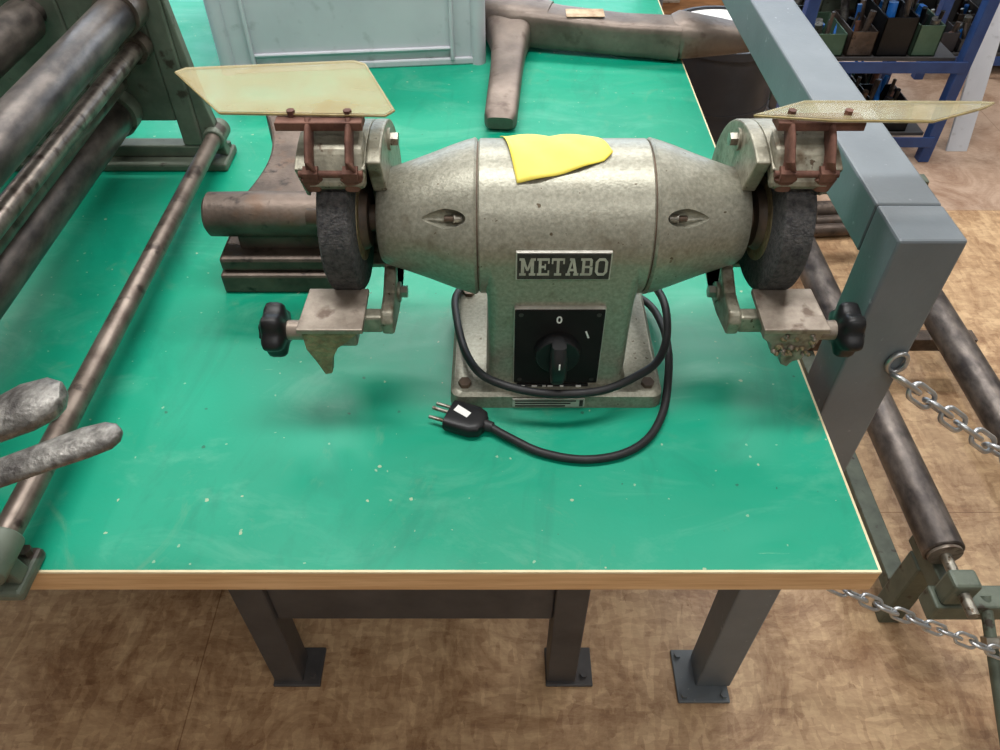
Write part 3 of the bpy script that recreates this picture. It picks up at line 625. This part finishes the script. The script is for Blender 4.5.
# ------------------------------------------------------------------ bin
def tubev(name,c,r0,r1,z0,z1,th,mat,parent):
    bm=bmesh.new(); seg=48; R_=[]
    for r,z in ((r0,z0),(r1,z1),(r1-th,z1),(r0-th,z0+th)):
        R_.append([bm.verts.new((c[0]+r*math.cos(2*math.pi*k/seg),c[1]+r*math.sin(2*math.pi*k/seg),z)) for k in range(seg)])
    for i in range(3):
        for k in range(seg): bm.faces.new((R_[i][k],R_[i][(k+1)%seg],R_[i+1][(k+1)%seg],R_[i+1][k]))
    bm.faces.new(R_[0][::-1]); bm.faces.new(R_[3])
    return mkobj(name,bm,mat,parent,smooth=True)
BX,BY,BH=.67,2.30,.60
bn=root('waste_bin',(BX,BY,0))
tubev('body',(BX,BY),.155,.172,0,BH,.006,M['bin'],bn)
tubev('rim',(BX,BY),.179,.180,BH-.02,BH+.004,.010,M['bin'],bn)
cyl('white_liner',(BX,BY,BH-.018),(BX,BY,BH-.002),.165,M['white'],bn,seg=48)
for z in (.2,.4): tubev('hoop',(BX,BY),.168,.169,z,z+.012,.007,M['bin'],bn)

# ------------------------------------------------------------------ pipe roller stand on floor (right)
pr=root('pipe_roller_stand',(.95,1.3,0))
for nm,x,z,r in (('pipe_near',.797,.30,.036),('pipe_far',1.045,.30,.036)):
    cyl(nm,(x,.722,z),(x,2.0,z),r,M['roller'],pr,bevel=.003)
    cyl(nm+'_axle',(x,.60,z),(x,2.05,z),.010,M['steel'],pr)
    cyl(nm+'_cap',(x,.716,z),(x,.7215,z),.030,M['toolrest'],pr)
for tag,y in (('front',.635),('rear',2.02)):
    box('cross_'+tag,.765,1.30,y,y+.045,.215,.262,M['machgreen'],pr,bevel=.004)
    for x in (.790,1.225):
        box('stand_leg_'+tag,x,x+.045,y+.1 if tag=='front' else y,y+.145 if tag=='front' else y+.045,.0,.215,M['machgreen'],pr,bevel=.004)
    for x in (.797,1.045):
        box('bearing_'+tag,x-.024,x+.024,y+.004,y+.041,.262,.326,M['machgreen'],pr,bevel=.006)
for x in (.7925,1.2275):
    box('side_rail',x,x+.04,.736+.0,2.02,.06,.10,M['machgreen'],pr,bevel=.003)
    box('head_rail',x,x+.04,.66,.80,.2165,.26,M['machgreen'],pr,bevel=.003)
cyl('adjust_screw',(.86,.66,.26),(.87,.42,.10),.010,M['machgreen'],pr)
cyl('adjust_nut',(.862,.60,.225),(.863,.585,.215),.018,M['steel'],pr,seg=6)
cyl('bar_floor',(.93,.9,.118),(.93,2.0,.118),.02,M['rustbrown'],pr)
box('rear_cross_bar',.76,1.25,1.45,1.49,.10,.14,M['rustbrown'],pr)
rp=root('steel_bars_on_floor',(1.2,2.1,0))
for k,(y,r) in enumerate(((2.10,.022),(2.15,.022),(2.21,.03))):
    cyl('bar_%d'%k,(.95,y,r),(1.22+.05*k,y+.02,r),r,M['rustbrown'],rp)

# ------------------------------------------------------------------ blue racks with parts
def rack(name,X0,X1,YY0,YY1,zs,top,seed):
    random.seed(seed)
    rk=root(name,((X0+X1)/2,(YY0+YY1)/2,0))
    for x in (X0,X1):
        for y in (YY0,YY1): box('upright',x-.02,x+.02,y-.02,y+.02,0,top,M['blue'],rk,bevel=.003)
    for z in zs:
        box('shelf',X0+.021,X1-.021,YY0+.021,YY1-.021,z-.012,z,M['darksteel'],rk)
        box('beam',X0,X1,YY0-.026,YY0-.0205,z-.035,z+.004,M['blue'],rk)
    cols=[M['olive'],M['bin'],M['darksteel'],M['rustbrown'],M['machgreen'],M['black']]
    for z in zs:
        for row in (0,1):
            x=X0+.03; ya=YY0+.03+row*(YY1-YY0)/2; yb=ya+(YY1-YY0)/2-.05
            while x<X1-.12:
                w=random.uniform(.07,.14); h=random.uniform(.05,.14); m=random.choice(cols)
                box('tub_floor',x,x+w,ya,yb,z,z+.006,m,rk)
                for a,b_,c,d in ((x,x+w,ya,ya+.005),(x,x+w,yb-.005,yb),(x,x+.005,ya,yb),(x+w-.005,x+w,ya,yb)): box('tub_wall',a,b_,c,d,z,z+h,m,rk)
                for k in range(9):
                    px=x+random.uniform(.015,w-.015); py=random.uniform(ya+.02,yb-.02)
                    cyl('spare_part',(px,py,z+.01),(px+random.uniform(-.02,.02),py+random.uniform(-.03,.03),z+h+random.uniform(-.01,.06)),random.uniform(.005,.016),random.choice([M['steel'],M['rustbrown'],M['cast'],M['black'],M['roller'],M['bluebox'],M['rust']]),rk,seg=10)
                x+=w+.012
rack('blue_storage_rack',1.02,1.60,2.60,3.10,(.10,.38,.70),1.3,7)
rack('blue_storage_rack.001',1.85,2.9,3.3,3.8,(.10,.45,.8),1.3,9)
rb=root('tool_cabinet',(.9,4.1,0))
box('carcass',.15,1.3,3.8,4.3,.0,.8,M['timber'],rb,bevel=.005)
for k in range(4):
    box('drawer_%d'%k,.17,1.28,3.785,3.7995,.04+k*.19,.21+k*.19,M['timber'],rb,bevel=.003)
    box('drawer_pull_%d'%k,.6,.85,3.765,3.7845,.15+k*.19,.165+k*.19,M['steel'],rb,bevel=.003)
wp=root('leaning_white_board',(1.85,2.7,0))
prism('board',[(1.72,2.66,0),(1.80,2.66,0),(1.86,2.99,.8),(1.78,2.99,.8)],(0,.012,0),M['crate'],wp,bevel=.002)

# ------------------------------------------------------------------ lights
def lamp(loc,sx,sy,power,color=(1,.99,.98)):
    r_=root('ceiling_lamp',(loc[0],loc[1],loc[2]+.04))
    box('housing',loc[0]-sx/2-.03,loc[0]+sx/2+.03,loc[1]-sy/2-.03,loc[1]+sy/2+.03,loc[2]+.01,loc[2]+.07,M['white'],r_)
    for dx in (-sx*.35,sx*.35): cyl('hanger',(loc[0]+dx,loc[1],loc[2]+.07),(loc[0]+dx,loc[1],3.3),.006,M['steel'],r_,seg=8)
    l=bpy.data.lights.new('tube_light','AREA'); l.shape='RECTANGLE'; l.size=sx; l.size_y=sy; l.energy=power; l.color=color
    o=bpy.data.objects.new('tube_light',l); o.location=loc; COL.objects.link(o); attach(o,r_)
lamp((.3,2.7,2.9),2.6,.4,86)
lamp((-.2,.85,2.95),2.0,.3,52)
lamp((.6,-.9,2.95),2.4,.4,25)
lamp((2.9,2.4,2.9),.5,2.4,38)
lamp((-2.4,2.0,2.9),.5,2.4,25)
w=bpy.data.worlds.new('w'); S.world=w; w.use_nodes=True
w.node_tree.nodes['Background'].inputs[0].default_value=(.8,.9,1,1); w.node_tree.nodes['Background'].inputs[1].default_value=.3

# ------------------------------------------------------------------ camera
cd=bpy.data.cameras.new('cam'); cam=bpy.data.objects.new('camera',cd); COL.objects.link(cam)
cam.location=(0,0,1.5); cam.rotation_euler=(math.radians(90-45.8),0,0)
cd.sensor_width=36; cd.lens=27.36; cd.clip_start=.02
S.camera=cam
